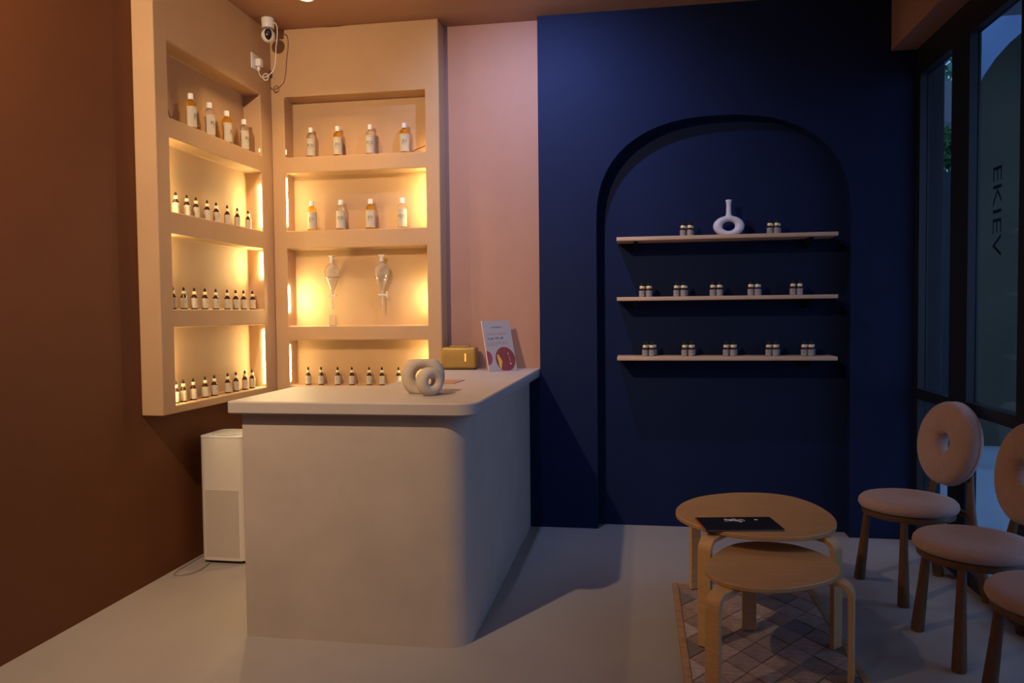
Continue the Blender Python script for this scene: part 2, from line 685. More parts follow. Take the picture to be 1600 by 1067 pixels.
for i, (z0, z1, s0, s1) in enumerate([(0.90, 1.23, 55, 70), (1.55, 1.70, 175, 95), (1.86, 2.12, 80, 90), (2.32, 2.34, 1, 25)]):
    nn = ['bottom', 'third', 'second', 'top'][i]
    hw = [0.004, 0.004, 0.005, 0.003][i]
    led('led_strip', -2.288 - hw, -2.288 + hw, NLY[2] - 0.004, NLY[2] - 0.001, z0, z1, s0,
        'glowing warm led strip in the %s side-wall niche, at the end towards the corner' % nn)
    led('led_strip', -2.30, -2.294, NLY[1] + 0.001, NLY[1] + 0.004, z0, z1, s1,
        'warm led strip in the %s side-wall niche, at the end away from the corner' % nn)
for i, (z0, z1, s0, s1) in enumerate([(0.90, 1.13, 28, 65), (1.34, 1.50, 200, 110), (1.88, 2.18, 42, 85), (2.33, 2.36, 1, 60)]):
    nn = ['bottom', 'third', 'second', 'top'][i]
    hw = [0.004, 0.005, 0.004, 0.003][i]
    led('led_strip', NBX[1] + 0.001, NBX[1] + 0.004, YS + 0.013 - hw, YS + 0.013 + hw, z0, z1, s0,
        'glowing warm led strip in the %s back-wall niche, at the corner end' % nn)
    led('led_strip', NBX[2] - 0.004, NBX[2] - 0.001, YS + 0.045, YS + 0.051, z0, z1, s1,
        'warm led strip in the %s back-wall niche, at the alcove end' % nn)

# ------------------------------------------------------------------ ceiling downlights
for nm, x, y, col, pw, cone, bl, lr in DOWNLIGHTS:
    lb = {'corner': 'round warm ceiling downlight above the niche corner',
          'arch': 'round cool white ceiling downlight before the navy wall',
          'entry_side': 'round warm ceiling downlight along the terracotta wall',
          'fill_mid': 'added fill downlight over the open floor before the counter',
          'fill_far': 'added unseen fill downlight far back in the room'}[nm]
    t = thing('ceiling_downlight', lb, 'downlight', (x, y, ZC))
    lathe('trim_ring', [(0.034, -0.001), (0.050, -0.001), (0.052, -0.006), (0.046, -0.011), (0.036, -0.011), (0.034, -0.001)], WHITEP, t, n=32)
    lathe('lens', [(0.0, -0.003), (0.034, -0.003), (0.034, -0.006), (0.0, -0.006)], emis('downlight_lens_' + nm, col, 14), t, n=24)
    ld = bpy.data.lights.new('downlight_' + nm, 'SPOT')
    ld.energy = pw
    ld.color = col
    ld.spot_size = math.radians(cone)
    ld.spot_blend = bl
    ld.shadow_soft_size = lr
    lo = bpy.data.objects.new('lamp', ld)
    C.objects.link(lo)
    lo.parent = t
    lo.location = (0, 0, -0.05)
    if nm == 'entry_side':
        lo.rotation_euler = Vector((-0.30, 2.3, -1.35)).to_track_quat('-Z', 'Y').to_euler()
    if nm == 'arch':
        lo.rotation_euler = Vector((0.08, 0.80, -0.80)).to_track_quat('-Z', 'Y').to_euler()

# ------------------------------------------------------------------ counter
CT = 0.975


def rounded_poly(pts, n=8):
    """pts: (x, y, radius) ; rounded corners"""
    out = []
    k = len(pts)
    for i in range(k):
        p = Vector(pts[i][:2])
        a = Vector(pts[i - 1][:2])
        b = Vector(pts[(i + 1) % k][:2])
        r = pts[i][2]
        if r <= 0:
            out.append((p.x, p.y))
            continue
        d1 = (a - p).normalized()
        d2 = (b - p).normalized()
        ang = d1.angle(d2)
        L = r / math.tan(ang / 2)
        c = p + (d1 + d2).normalized() * (r / math.sin(ang / 2))
        s, e = p + d1 * L, p + d2 * L
        a0 = math.atan2(s.y - c.y, s.x - c.x)
        a1 = math.atan2(e.y - c.y, e.x - c.x)
        da = (a1 - a0 + PI) % (2 * PI) - PI
        for q in range(n + 1):
            t = a0 + da * q / n
            out.append((c.x + r * math.cos(t), c.y + r * math.sin(t)))
    return out


ct = thing('reception_counter', 'pale plastered reception counter with thick rounded top', 'counter', (0, 0, 0))
prism('body', rounded_poly([(-1.598, 2.895, 0.006), (-0.662, 2.895, 0.10), (-0.662, 4.652, 0), (-1.15, 4.652, 0), (-1.15, 3.44, 0), (-1.598, 3.44, 0.006)]),
      0.0, CT - 0.05, PLASTER, ct)
prism('top', rounded_poly([(-1.640, 2.850, 0.02), (-0.612, 2.850, 0.09), (-0.600, 4.652, 0), (-0.600, 4.718, 0), (-1.186, 4.718, 0), (-1.186, 4.568, 0),
                           (-1.208, 4.568, 0), (-1.208, 3.49, 0.01), (-1.640, 3.49, 0.02)]),
      CT - 0.05, CT, SLABM, ct, bev=0.005)

# ------------------------------------------------------------------ bottles
BOT_R = 0.0285


def tall_bottle(kind, loc, rotz, label):
    t = thing('oil_bottle', label, 'bottle', loc, rotz, 'tall labelled bottles in the niches')
    lathe('body', [(0.0, 0), (0.025, 0), (0.0275, 0.003), (BOT_R - 0.0005, 0.006), (BOT_R - 0.0005, 0.134), (0.0265, 0.143), (0.020, 0.152), (0.0130, 0.157), (0.0125, 0.163), (0.0, 0.163)],
          OIL if kind == 'JO' else CLEAR, t, n=28)
    lathe('cap', [(0.0, 0.1605), (0.0142, 0.1605), (0.0148, 0.163), (0.0145, 0.189), (0.0128, 0.192), (0.0, 0.192)], WHITEP, t, n=24)
    lab = lathe('label', [(BOT_R, 0.014), (BOT_R + 0.0005, 0.014), (BOT_R + 0.0005, 0.122), (BOT_R, 0.122), (BOT_R, 0.014)], LABELP, t, n=28,
                a0=-PI / 2 - 1.85, a1=-PI / 2 + 1.85)
    R = BOT_R + 0.0009

    def wrap(u, v):
        a = -PI / 2 + u / R
        return (R * math.cos(a), R * math.sin(a), v)
    text_flat('lettering', kind, 0.0200, INK, lab, lambda u, v: wrap(u, v + 0.067), bold=0.012, width=0.042 if kind == 'FCO' else 0.029)
    for zz, wd, hh in ((0.112, 0.034, 0.0016), (0.058, 0.030 if kind == 'FCO' else 0.018, 0.0016), (0.0535, 0.024, 0.0012)):
        n = 6
        vs = [wrap(-wd / 2 + wd * i / n, zz + k * hh) for k in (0, 1) for i in range(n + 1)]
        link('printed_line', vs, [(i, i + 1, n + 2 + i, n + 1 + i) for i in range(n)], INKF, lab)
    return t


def place_tall(proto, loc, rotz, label):
    return dup(proto, loc, rotz, label)


ORD = ['first', 'second', 'third', 'fourth', 'fifth', 'sixth', 'seventh', 'eighth', 'ninth']
pj = pf = None


def put_tall(kind, loc, rotz, label):
    global pj, pf
    p = pj if kind == 'JO' else pf
    if p is None:
        p = tall_bottle(kind, loc, rotz, label)
        if kind == 'JO':
            pj = p
        else:
            pf = p
        return p
    return dup(p, loc, rotz, label)


def desc(kind):
    return 'golden bottle with white cap' if kind == 'JO' else 'clear bottle with white cap'


for i, y in enumerate([3.771, 3.95, 4.129, 4.325]):
    k = ['JO', 'FCO'][i % 2]
    put_tall(k, (-2.328, y, NL[7]), PI / 2 + random.uniform(-0.1, 0.1),
             '%s, %s from the corner in top niche above air purifier' % (desc(k), ORD[3 - i]))
for i, x in enumerate([-2.04, -1.861, -1.647, -1.427]):
    k = ['FCO', 'JO'][i % 2]
    put_tall(k, (x, 4.632, NB[7]), random.uniform(0.14, 0.36), '%s, %s from the corner in the top back-wall niche' % (desc(k), ORD[i]))
for i, x in enumerate([-2.042, -1.849, -1.654, -1.448]):
    k = ['JO', 'FCO'][i % 2]
    put_tall(k, (x, 4.632, NB[5]), random.uniform(0.14, 0.36), '%s, %s from the corner in the second back-wall niche' % (desc(k), ORD[i]))

# red and black wire of the LED tape lying in the top back niche
wr = tube('led_wire', smooth_path([(-1.83, 4.675, NB[7] + 0.004), (-1.70, 4.680, NB[7] + 0.004), (-1.55, 4.665, NB[7] + 0.005), (-1.40, 4.625, NB[7] + 0.006),
                                   (-1.335, 4.60, NB[7] + 0.022), (-1.282, 4.60, NB[7] + 0.040)]), 0.003, RED, None, n=6)
tag(wr, 'thin red wire trailing behind the bottles in the top back-wall niche', 'wire')
wr = tube('led_wire', smooth_path([(-2.282, 3.497, NL[7] + 0.040), (-2.286, 3.510, NL[7] + 0.022), (-2.29, 3.53, NL[7] + 0.007), (-2.31, 3.60, NL[7] + 0.004)]), 0.0022, BLACKR, None, n=6)
tag(wr, 'short black wire at the end of the top niche above the air purifier', 'wire')


def dropper(loc, rotz, label, small=False):
    t = thing('dropper_bottle', label, 'bottle', loc, rotz, 'small dropper bottles on the navy shelves' if small else 'amber dropper bottles in the niches')
    if not small:
        R = 0.0172
        lathe('body', [(0, 0), (0.0160, 0), (R, 0.002), (R, 0.061), (0.0155, 0.067), (0.0095, 0.074), (0.0085, 0.081), (0, 0.081)], AMBERG, t, n=20)
        lab = lathe('label', [(R + .0002, 0.007), (R + 0.0006, 0.007), (R + 0.0006, 0.060), (R + .0002, 0.060), (R + .0002, 0.007)], LABELP, t, n=20, a0=-PI / 2 - 2.2, a1=-PI / 2 + 2.2)
        lathe('collar', [(0, 0.0795), (0.0100, 0.0795), (0.0105, 0.081), (0.0105, 0.094), (0.0095, 0.0955), (0, 0.0955)], GOLDC, t, n=20)
        lathe('dropper_teat', [(0, 0.0955), (0.0062, 0.0955), (0.0064, 0.103), (0.0050, 0.111), (0.0030, 0.1145), (0, 0.1155)], BLACKR, t, n=16)
        zt, hh, wd = 0.036, 0.006, 0.009
    else:
        R = 0.0165
        lathe('body', [(0, 0), (0.0155, 0), (R, 0.002), (R, 0.040), (0.0155, 0.045), (0.0120, 0.050), (0.0115, 0.053), (0, 0.053)], AMBERG, t, n=16)
        lab = lathe('label', [(R + .0002, 0.002), (R + 0.0006, 0.002), (R + 0.0006, 0.038), (R + .0002, 0.038), (R + .0002, 0.002)], LABELG, t, n=16, a0=-PI / 2 - 2.2, a1=-PI / 2 + 2.2)
        lathe('collar', [(0, 0.050), (0.0138, 0.050), (0.0142, 0.0515), (0.0142, 0.064), (0.0132, 0.0655), (0, 0.0655)], GOLDC, t, n=16)
        lathe('dropper_teat', [(0, 0.0655), (0.0085, 0.0655), (0.0085, 0.074), (0.0065, 0.083), (0.0035, 0.087), (0, 0.088)], BLACKR, t, n=12)
        zt, hh, wd = 0.020, 0.006, 0.010
    R2 = R + 0.001
    n = 3
    for zz, w_, h_ in ((zt, wd, hh * 0.7), (zt + 0.013, wd * 1.6, 0.0012)):
        vs = [(R2 * math.cos(-PI / 2 + (-w_ / 2 + w_ * i / n) / R2), R2 * math.sin(-PI / 2 + (-w_ / 2 + w_ * i / n) / R2), zz + k * h_) for k in (0, 1) for i in range(n + 1)]
        link('printed_mark', vs, [(i, i + 1, n + 2 + i, n + 1 + i) for i in range(n)], INKF, lab)
    return t


pd = None


def put_drop(loc, rotz, label):
    global pd
    if pd is None:
        pd = dropper(loc, rotz, label)
        return pd
    return dup(pd, loc, rotz, label)


for row, z, ys in (('second', NL[5], [3.613, 3.711, 3.795, 3.903, 3.995, 4.112, 4.225, 4.352]),
                   ('third', NL[3], [3.567, 3.662, 3.758, 3.86, 3.969, 4.09, 4.183, 4.274, 4.382]),
                   ('bottom', NL[1], [3.571, 3.637, 3.727, 3.84, 3.932, 4.073, 4.165, 4.268, 4.355])):
    for i, y in enumerate(ys):
        put_drop((-2.328, y, z), PI / 2 + random.uniform(-0.45, 0.15),
                 'amber dropper bottle, %s from the corner in the %s niche above the air purifier' % (ORD[len(ys) - 1 - i], row))
for i, x in enumerate([-2.089, -2.002, -1.891, -1.796, -1.681, -1.597, -1.489]):
    put_drop((x, 4.632, NB[1]), random.uniform(-0.4, 0.3), 'amber dropper bottle, %s from the corner in the bottom back-wall niche' % ORD[i])


# ------------------------------------------------------------------ separating funnels and beaker
def funnel(x, label, handle_deg):
    t = thing('separating_funnel', label, 'glass funnel', (x, 4.632, NB[3]), 0, 'separating funnels in the back niche')
    z0 = -NB[3]
    out = [(0.0035, 1.352), (0.0055, 1.352), (0.0055, 1.452), (0.0080, 1.462), (0.0100, 1.470), (0.018, 1.49), (0.034, 1.530), (0.0435, 1.557), (0.0470, 1.580),
           (0.0460, 1.602), (0.0390, 1.622), (0.0250, 1.636), (0.0120, 1.640), (0.0120, 1.652)]
    inn = [(0.0100, 1.652), (0.0100, 1.639), (0.0240, 1.634), (0.0378, 1.6205), (0.0444, 1.602), (0.0454, 1.580), (0.0420, 1.557), (0.0325, 1.530), (0.0164, 1.49), (0.0080, 1.470), (0.0035, 1.452), (0.0035, 1.352)]
    lathe('glass_body', [(r, z + z0) for r, z in out + inn], LABG, t, n=32, smooth=60)
    lathe('stopper', [(r, z + z0) for r, z in [(0, 1.643), (0.0095, 1.643), (0.0115, 1.655), (0.0118, 1.683), (0.0190, 1.686), (0.0195, 1.692), (0.0, 1.693)]], FROST, t, n=24)
    v, f = g_tube([(-0.024, 0, 1.440 + z0), (-0.020, 0, 1.440 + z0), (0.020, 0, 1.440 + z0), (0.026, 0, 1.440 + z0)], [0.0075, 0.0062, 0.0062, 0.0075], 12)
    sc = link('stopcock', v, f, FROST, t, smooth=50)
    if handle_deg is not None:
        rbox('handle', 0.027, 0.033, -0.005, 0.005, 1.422 + z0, 1.462 + z0, 0.002, FROST, sc)
    # wall ring that carries it
    vv, ff = g_torus(0.0455, 0.0019, 36, 8)
    vv = [(a, c, b + 1.556 + z0) for a, b, c in vv]
    rg = link('support_ring', vv, ff, mat('chrome_ring', (0.45, 0.38, 0.42), 0.2, metal=0.9), t, smooth=60)
    tube('rod', [(0, 0.046, 1.556 + z0), (0, 0.0625, 1.556 + z0)], 0.002, MATS['chrome_ring'], rg, n=8)
    return t


funnel(-1.915, 'clear glass separating funnel hanging above the small beaker', None)
funnel(-1.587, 'clear glass separating funnel with upright white stopcock handle, no beaker below', 90)
bk = lathe('beaker', [(0.0, 0.0), (0.0195, 0.0), (0.021, 0.002), (0.021, 0.066), (0.0235, 0.069), (0.0225, 0.0695), (0.0195, 0.066), (0.0195, 0.003), (0.0, 0.003)], LABG, None, n=28, smooth=50,
           loc=(-1.917, 4.632, NB[3]))
tag(bk, 'small clear glass beaker under a separating funnel', 'beaker')

# ------------------------------------------------------------------ security camera, socket and cable
sc = thing('security_camera', 'white dome security camera hanging from the ceiling corner', 'camera', (-2.190, 4.385, ZC), math.radians(27))
lathe('base', [(0, 0), (0.037, 0), (0.039, -0.004), (0.036, -0.05), (0.034, -0.058), (0, -0.058)], WHITEP, sc, n=28)
prof = [(0.0, -0.142)] + [(0.041 * math.sin(a), -0.101 - 0.041 * math.cos(a)) for a in [PI * i / 14 for i in range(1, 14)]] + [(0.0, -0.060)]
lathe('head', prof, WHITEP, sc, n=28)
v, f = [], []
nb, na = 8, 24
for j in range(nb + 1):
    for i in range(na):
        a = 2 * PI * i / na
        q = j / nb
        lx, lz = 0.021 * q * math.cos(a), 0.034 * q * math.sin(a)
        v.append((lx, -math.sqrt(max(0.0428 ** 2 - lx * lx - lz * lz, 0)), -0.101 + lz))
for j in range(nb):
    for i in range(na):
        i2 = (i + 1) % na
        f.append((j * na + i, j * na + i2, (j + 1) * na + i2, (j + 1) * na + i))
fp = link('face_plate', v, f, BLACKP, sc, smooth=60)
lathe('lens', [(0, 0), (0.009, 0), (0.009, 0.003), (0.007, 0.0045), (0, 0.0045)], mat('lens_glass', (0.06, 0.05, 0.12), 0.05), fp, n=20, loc=(0, -0.042, -0.094))
fp.children[0].rotation_euler = (PI / 2, 0, 0)

so = thing('wall_socket', 'white square wall socket with a plugged-in adapter', 'socket', (XB, 4.367, 2.843))
rbox('plate', 0.0005, 0.008, -0.043, 0.043, -0.046, 0.046, 0.003, WHITEP, so)
pl = rbox('plug', 0.008, 0.042, -0.004, 0.036, -0.026, 0.020, 0.006, WHITEP, so)
rbox('plug_neck', 0.014, 0.030, 0.006, 0.022, -0.048, -0.026, 0.004, WHITEP, pl)
cb = tube('camera_cable', smooth_path([(-2.155, 4.378, 3.070), (-2.140, 4.376, 3.066), (-2.128, 4.375, 3.045), (-2.127, 4.375, 2.99), (-2.138, 4.378, 2.92), (-2.142, 4.38, 2.87), (-2.155, 4.38, 2.80),
                                       (-2.185, 4.38, 2.765), (-2.215, 4.38, 2.752), (-2.240, 4.381, 2.758), (-2.253, 4.381, 2.785), (-2.253, 4.381, 2.797)]), 0.0028, WHITEP, None, n=8)
tag(cb, 'thin white cable looping from the security camera to the socket', 'cable')
for k, a in enumerate((0.0, 0.5, 1.0)):
    vv, ff = g_torus(0.020, 0.0028, 20, 6)
    o = link('coil', [(x * 0.8, y + (k - 1) * 0.004, z) for x, y, z in vv], ff, WHITEP, cb, smooth=60, loc=(-2.207, 4.378, 2.752))
    o.rotation_euler = (0.2 * k, 0.3, 0.2)

# ------------------------------------------------------------------ things on the counter
rv = thing('ring_vase', 'larger beige ceramic ring vase with flat top and bottom', 'vase', (-0.922, 3.215, CT), math.radians(16))
vv, ff = g_torus(0.0635, 0.0305, 56, 20, rx=0.034)
vv = [(x, y, min(max(z, -0.0735), 0.0735) + 0.0735) for x, y, z in vv]
link('body', vv, ff, BEIGEC, rv, smooth=60)
lathe('mouth', [(0.012, 0.1465), (0.016, 0.1465), (0.017, 0.1480), (0.012, 0.1485), (0.012, 0.1465)], BEIGEC, rv, n=24)
rs = thing('ring_vase', 'smaller beige ceramic ring vase leaning before the larger ring', 'vase', (-0.868, 3.125, CT), math.radians(46))
vv, ff = g_torus(0.0375, 0.0250, 48, 20, rx=0.030)
vv = [(x, y, min(max(z, -0.0595), 0.0600) + 0.0595) for x, y, z in vv]
link('body', vv, ff, BEIGEC, rs, smooth=60)
lathe('mouth', [(0.008, 0.1190), (0.011, 0.1190), (0.012, 0.1205), (0.008, 0.1208), (0.008, 0.1190)], BEIGEC, rs, n=20)

hu = thing('aroma_humidifier', 'bronze box humidifier with a glowing orange slot on the counter', 'humidifier', (-1.085, 4.610, CT), math.radians(3))
rbox('base', -0.096, 0.096, -0.045, 0.045, 0.0, 0.012, 0.004, DARKB, hu)
hb = rbox('body', -0.107, 0.107, -0.056, 0.056, 0.008, 0.139, 0.016, BRONZE, hu, seg=4)
rbox('lid', -0.062, 0.062, -0.028, 0.028, 0.139, 0.146, 0.003, BRONZE, hu)
box('light_slot', 0.038, 0.045, -0.0575, -0.0555, 0.052, 0.100, emis('orange_slot_glow', (1.0, 0.26, 0.03), 3.0), hb)
box('mist_outlet', -0.05, 0.05, -0.004, 0.004, 0.1455, 0.1465, DARKB, hu)

# poster board leaning back on the counter
ps = thing('poster_stand', 'white leaning promotional board printed with maroon circles', 'sign', (-0.868, 4.430, CT), math.radians(35))
LEAN = math.radians(20)
PW, PH = 0.184, 0.314


def pp(u, v, d=0.0):
    """board coordinates: u across, v up the board, d out of the face"""
    return (u, v * math.sin(LEAN) - d * math.cos(LEAN), v * math.cos(LEAN) + d * math.sin(LEAN) + 0.0012)


v = [pp(a, b, c) for a in (0, PW) for b in (0, PH) for c in (0, -0.004)]
bd = link('board', v, [(0, 1, 3, 2), (4, 6, 7, 5), (0, 4, 5, 1), (2, 3, 7, 6), (0, 2, 6, 4), (1, 5, 7, 3)], POSTER, ps)
e = [pp(a, b, c) for a in (-0.0022, 0) for b in (0, PH) for c in (0.0006, -0.0046)]
link('edge_strip', e, [(0, 1, 3, 2), (4, 6, 7, 5), (0, 4, 5, 1), (2, 3, 7, 6), (0, 2, 6, 4), (1, 5, 7, 3)], PEDGE, ps)
link('easel_leg', [pp(0.07, 0.17, -0.004), pp(0.105, 0.17, -0.004), (0.105, 0.105, 0.0), (0.07, 0.105, 0.0),
                   pp(0.07, 0.162, -0.004), pp(0.105, 0.162, -0.004), (0.105, 0.102, 0.0), (0.07, 0.102, 0.0)],
     [(0, 1, 2, 3), (7, 6, 5, 4), (0, 3, 7, 4), (1, 5, 6, 2), (0, 4, 5, 1), (2, 6, 7, 3)], POSTER, ps)


def disc(name, cu, cv, ru, rv_, m, d, clip=True, n=40):
    pts = []
    for i in range(n):
        a = 2 * PI * i / n
        uu, vv_ = cu + ru * math.cos(a), cv + rv_ * math.sin(a)
        pts.append((min(max(uu, 0.001), PW - 0.001), min(max(vv_, 0.001), PH - 0.001)))
    return link(name, [pp(a, b, d) for a, b in pts], [tuple(range(n))], m, bd)


disc('printed_circle', 0.118, 0.072, 0.064, 0.076, MAROON, 0.0004)
disc('printed_circle', 0.004, 0.082, 0.030, 0.044, PLUM, 0.0004)
link('printed_leaf', [pp(a, b, 0.0008) for a, b in ((0.066, 0.098), (0.074, 0.104), (0.096, 0.060), (0.080, 0.008), (0.072, 0.030))], [(0, 1, 2, 3, 4)], PYELL, bd)
disc('printed_dot', 0.140, 0.105, 0.004, 0.006, PINKP, 0.0008, n=14)
disc('printed_dot', 0.148, 0.042, 0.005, 0.005, PINKP, 0.0008, n=14)
link('printed_stroke', [pp(a, b, 0.0008) for a, b in ((0.1445, 0.046), (0.1465, 0.046), (0.1465, 0.092), (0.1445, 0.092))], [(0, 1, 2, 3)], PINKP, bd)
text_flat('lettering', 'naturalganics', 0.011, INK, bd, lambda u, w_: pp(0.092 + u, 0.270 + w_, 0.0006), width=0.074)
text_flat('lettering', 'Scan to upload!', 0.014, INKF, bd, lambda u, w_: pp(0.086 + u, 0.226 + w_, 0.0006), width=0.128)
text_flat('lettering', 'to get 10% off*', 0.015, INK, bd, lambda u, w_: pp(0.074 + u, 0.197 + w_, 0.0006), bold=0.01, width=0.106)
for b, a0, a1 in ((0.178, 0.012, 0.152), (0.168, 0.010, 0.150), (0.158, 0.012, 0.085)):
    link('printed_line', [pp(a0, b, 0.0006), pp(a1, b, 0.0006), pp(a1, b + 0.0026, 0.0006), pp(a0, b + 0.0026, 0.0006)], [(0, 1, 2, 3)], INKF, bd)

kc = prism('kraft_card', [(-0.985, 3.645), (-0.893, 3.650), (-0.883, 3.850), (-0.985, 3.850)], CT + 0.0005, CT + 0.003, KRAFT)
tag(kc, 'flat brown kraft card lying on the counter behind the ring vases', 'card')

# ------------------------------------------------------------------ navy wall shelves and their bottles
SZ = [1.756, 1.405, 1.054]
for i, z in enumerate(SZ):
    nm = ['top', 'middle', 'bottom'][i]
    t = thing('wall_shelf', 'pale pine board, the %s shelf in the navy arch' % nm, 'shelf', (-0.125, YR, z), 0, 'pine shelves in the navy arch')
    rbox('board', 0.0, 1.232, -0.205, -0.001, -0.022, 0.0, 0.002, PINE, t, seg=2)
    for xx in (0.11, 1.10):
        v = [(xx - 0.012, -0.16, -0.0225), (xx + 0.012, -0.16, -0.0225), (xx + 0.012, -0.001, -0.0225), (xx - 0.012, -0.001, -0.0225),
             (xx - 0.012, -0.16, -0.027), (xx + 0.012, -0.16, -0.027), (xx + 0.012, -0.001, -0.075), (xx - 0.012, -0.001, -0.075)]
        link('bracket', v, [(0, 1, 2, 3), (7, 6, 5, 4), (0, 4, 5, 1), (2, 6, 7, 3), (1, 5, 6, 2), (0, 3, 7, 4)], BLACKP, t)

ps_ = None
for row, xs in ((0, [0.279, 0.769]), (1, [0.04, 0.241, 0.448, 0.662, 0.897]), (2, [0.057, 0.287, 0.524, 0.763, 0.959])):
    for ci, x in enumerate(xs):
        nm = ['top', 'middle', 'bottom'][row]
        if row == 0:
            lb = 'dropper bottle in the white vase\'s shelf cluster towards the %s: ' % ['counter', 'window'][ci]
        else:
            lb = 'dropper bottle on the %s pine shelf, %s cluster from the counter: ' % (nm, ORD[ci])
        sk = random.uniform(-0.008, 0.008)
        for bi, (dx, dy) in enumerate(((-0.0195, -0.018), (0.0195, -0.018), (-0.0085 + sk * 0.5, 0.020), (0.0305 + sk * 0.5, 0.020))):
            lb_ = lb + ['front, counter side', 'front, window side', 'rear, counter side', 'rear, window side'][bi]
            p = (x + dx + random.uniform(-0.001, 0.001), 4.655 + dy + random.uniform(-0.001, 0.001), SZ[row])
            if ps_ is None:
                ps_ = dropper(p, 0, lb_, True)
            else:
                dup(ps_, p, random.uniform(-0.3, 0.3), lb_)
# white donut vase
dv = thing('donut_vase', 'white ceramic donut vase with tall neck on the top pine shelf', 'vase', (0.522, 4.655, SZ[0]))
vv, ff = g_torus(0.0565, 0.032, 56, 20, rx=0.030)
vv2 = []
for x, y, z in vv:
    # flattened ring with a wide, low hole
    a = math.atan2(z, x)
    q = (math.hypot(x, z) - 0.0565) / 0.032
    vv2.append(((0.0623 + 0.0267 * q) * math.cos(a), y, max((0.0440 + 0.0170 * q) * math.sin(a), -0.0560) + 0.0560))
link('ring_body', vv2, ff, WHITEC, dv, smooth=60)
lathe('neck', [(0.024, 0.109), (0.0190, 0.116), (0.0158, 0.125), (0.0142, 0.142), (0.0136, 0.175), (0.0148, 0.196), (0.0185, 0.206), (0.0175, 0.2085), (0.0125, 0.198), (0.0110, 0.175), (0.0115, 0.13), (0.024, 0.109)],
      WHITEC, dv, n=28, smooth=60)

# ------------------------------------------------------------------ air purifier
ap = thing('air_purifier', 'tall white air purifier standing on the floor behind the counter', 'air purifier', (-2.315, 3.735, 0))
rbox('foot', 0.02, 0.24, 0.02, 0.24, 0.0, 0.020, 0.03, BLACKP, ap, zonly=True)
body = rbox('body', 0, 0.26, 0, 0.26, 0.018, 0.672, 0.040, PURIF, ap, zonly=True, seg=6)
GF = dots_mat('grille_front', (0.70, 0.63, 0.55), (0.12, 0.09, 0.07), 720.0, 0.30)
GT = dots_mat('grille_top', (0.62, 0.62, 0.64), (0.05, 0.05, 0.055), 500.0, 0.25)
box('front_grille', 0.034, 0.226, -0.0015, 0.002, 0.035, 0.395, GF, ap)
rim = prism('top_rim', rounded_poly([(-0.001, -0.001, 0.04), (0.261, -0.001, 0.04), (0.261, 0.261, 0.04), (-0.001, 0.261, 0.04)]), 0.672, 0.682, PURIT, ap, bev=0.002)
tp = lathe('outlet_grille', [(0.0, 0.682), (0.105, 0.682), (0.108, 0.684), (0.100, 0.6855), (0.0, 0.6855)], GT, ap, n=40)
tp.location = (0.13, 0.13, 0)
cbl = tube('power_cord', smooth_path([(-2.262, 3.731, 0.008), (-2.257, 3.70, 0.004), (-2.25, 3.62, 0.003), (-2.27, 3.56, 0.003), (-2.31, 3.53, 0.003), (-2.345, 3.54, 0.003), (-2.36, 3.60, 0.003),
                                      (-2.365, 3.70, 0.003), (-2.37, 3.80, 0.003), (-2.375, 4.0, 0.003)]), 0.003, mat('grey_cord', (0.25, 0.22, 0.20), 0.5), None, n=6)
tag(cbl, 'thin grey power cord looping on the floor beside the air purifier', 'cord')

# ------------------------------------------------------------------ rug
rug = thing('patchwork_rug', 'brown patchwork hide rug under the nesting tables', 'rug', (0, 0, 0))
RX0, RX1, RY0, RY1 = 0.155, 0.800, 2.05, 3.735
box('backing', RX0, RX1, RY0, RY1, 0.0005, 0.006, mat('rug_backing', (0.17, 0.10, 0.065), 0.95), rug)
bdm = mat('rug_tan_border', (0.42, 0.24, 0.12), 0.95, var=0.25, vscale=30, bump=0.5, bscale=150)
for nm_, a in (('border', (RX0, RX0 + 0.028, RY0, RY1)), ('border', (RX1 - 0.028, RX1, RY0, RY1)), ('border', (RX0 + 0.028, RX1 - 0.028, RY1 - 0.028, RY1))):
    rbox(nm_, *a, 0.005, 0.014, 0.003, bdm, rug, seg=2)
hide = []
for i, c in enumerate([(0.27, 0.15, 0.09), (0.36, 0.21, 0.14), (0.19, 0.10, 0.06), (0.46, 0.32, 0.24), (0.13, 0.072, 0.05), (0.32, 0.16, 0.08)]):
    hide.append(mat('hide_%d' % i, c, 0.92, var=0.55, vscale=16, bump=0.7, bscale=110, sheen=0.3, stretch=(1, 3, 1)))
DW, DH = 0.132, 0.176      # diamond width, height
hx, hy = DW / 2, DH / 2
FX0, FX1, FY0, FY1 = RX0 + 0.029, RX1 - 0.029, RY0 + 0.002, RY1 - 0.029


def clip_poly(poly):
    for ax, lim, sg in ((0, FX0, 1), (0, FX1, -1), (1, FY0, 1), (1, FY1, -1)):
        out = []
        for i in range(len(poly)):
            p, q = poly[i - 1], poly[i]
            ip, iq = sg * (p[ax] - lim) >= 0, sg * (q[ax] - lim) >= 0
            if ip != iq:
                t = (lim - p[ax]) / (q[ax] - p[ax])
                out.append((p[0] + t * (q[0] - p[0]), p[1] + t * (q[1] - p[1])))
            if iq:
                out.append(q)
        poly = out
        if not poly:
            return []
    return poly


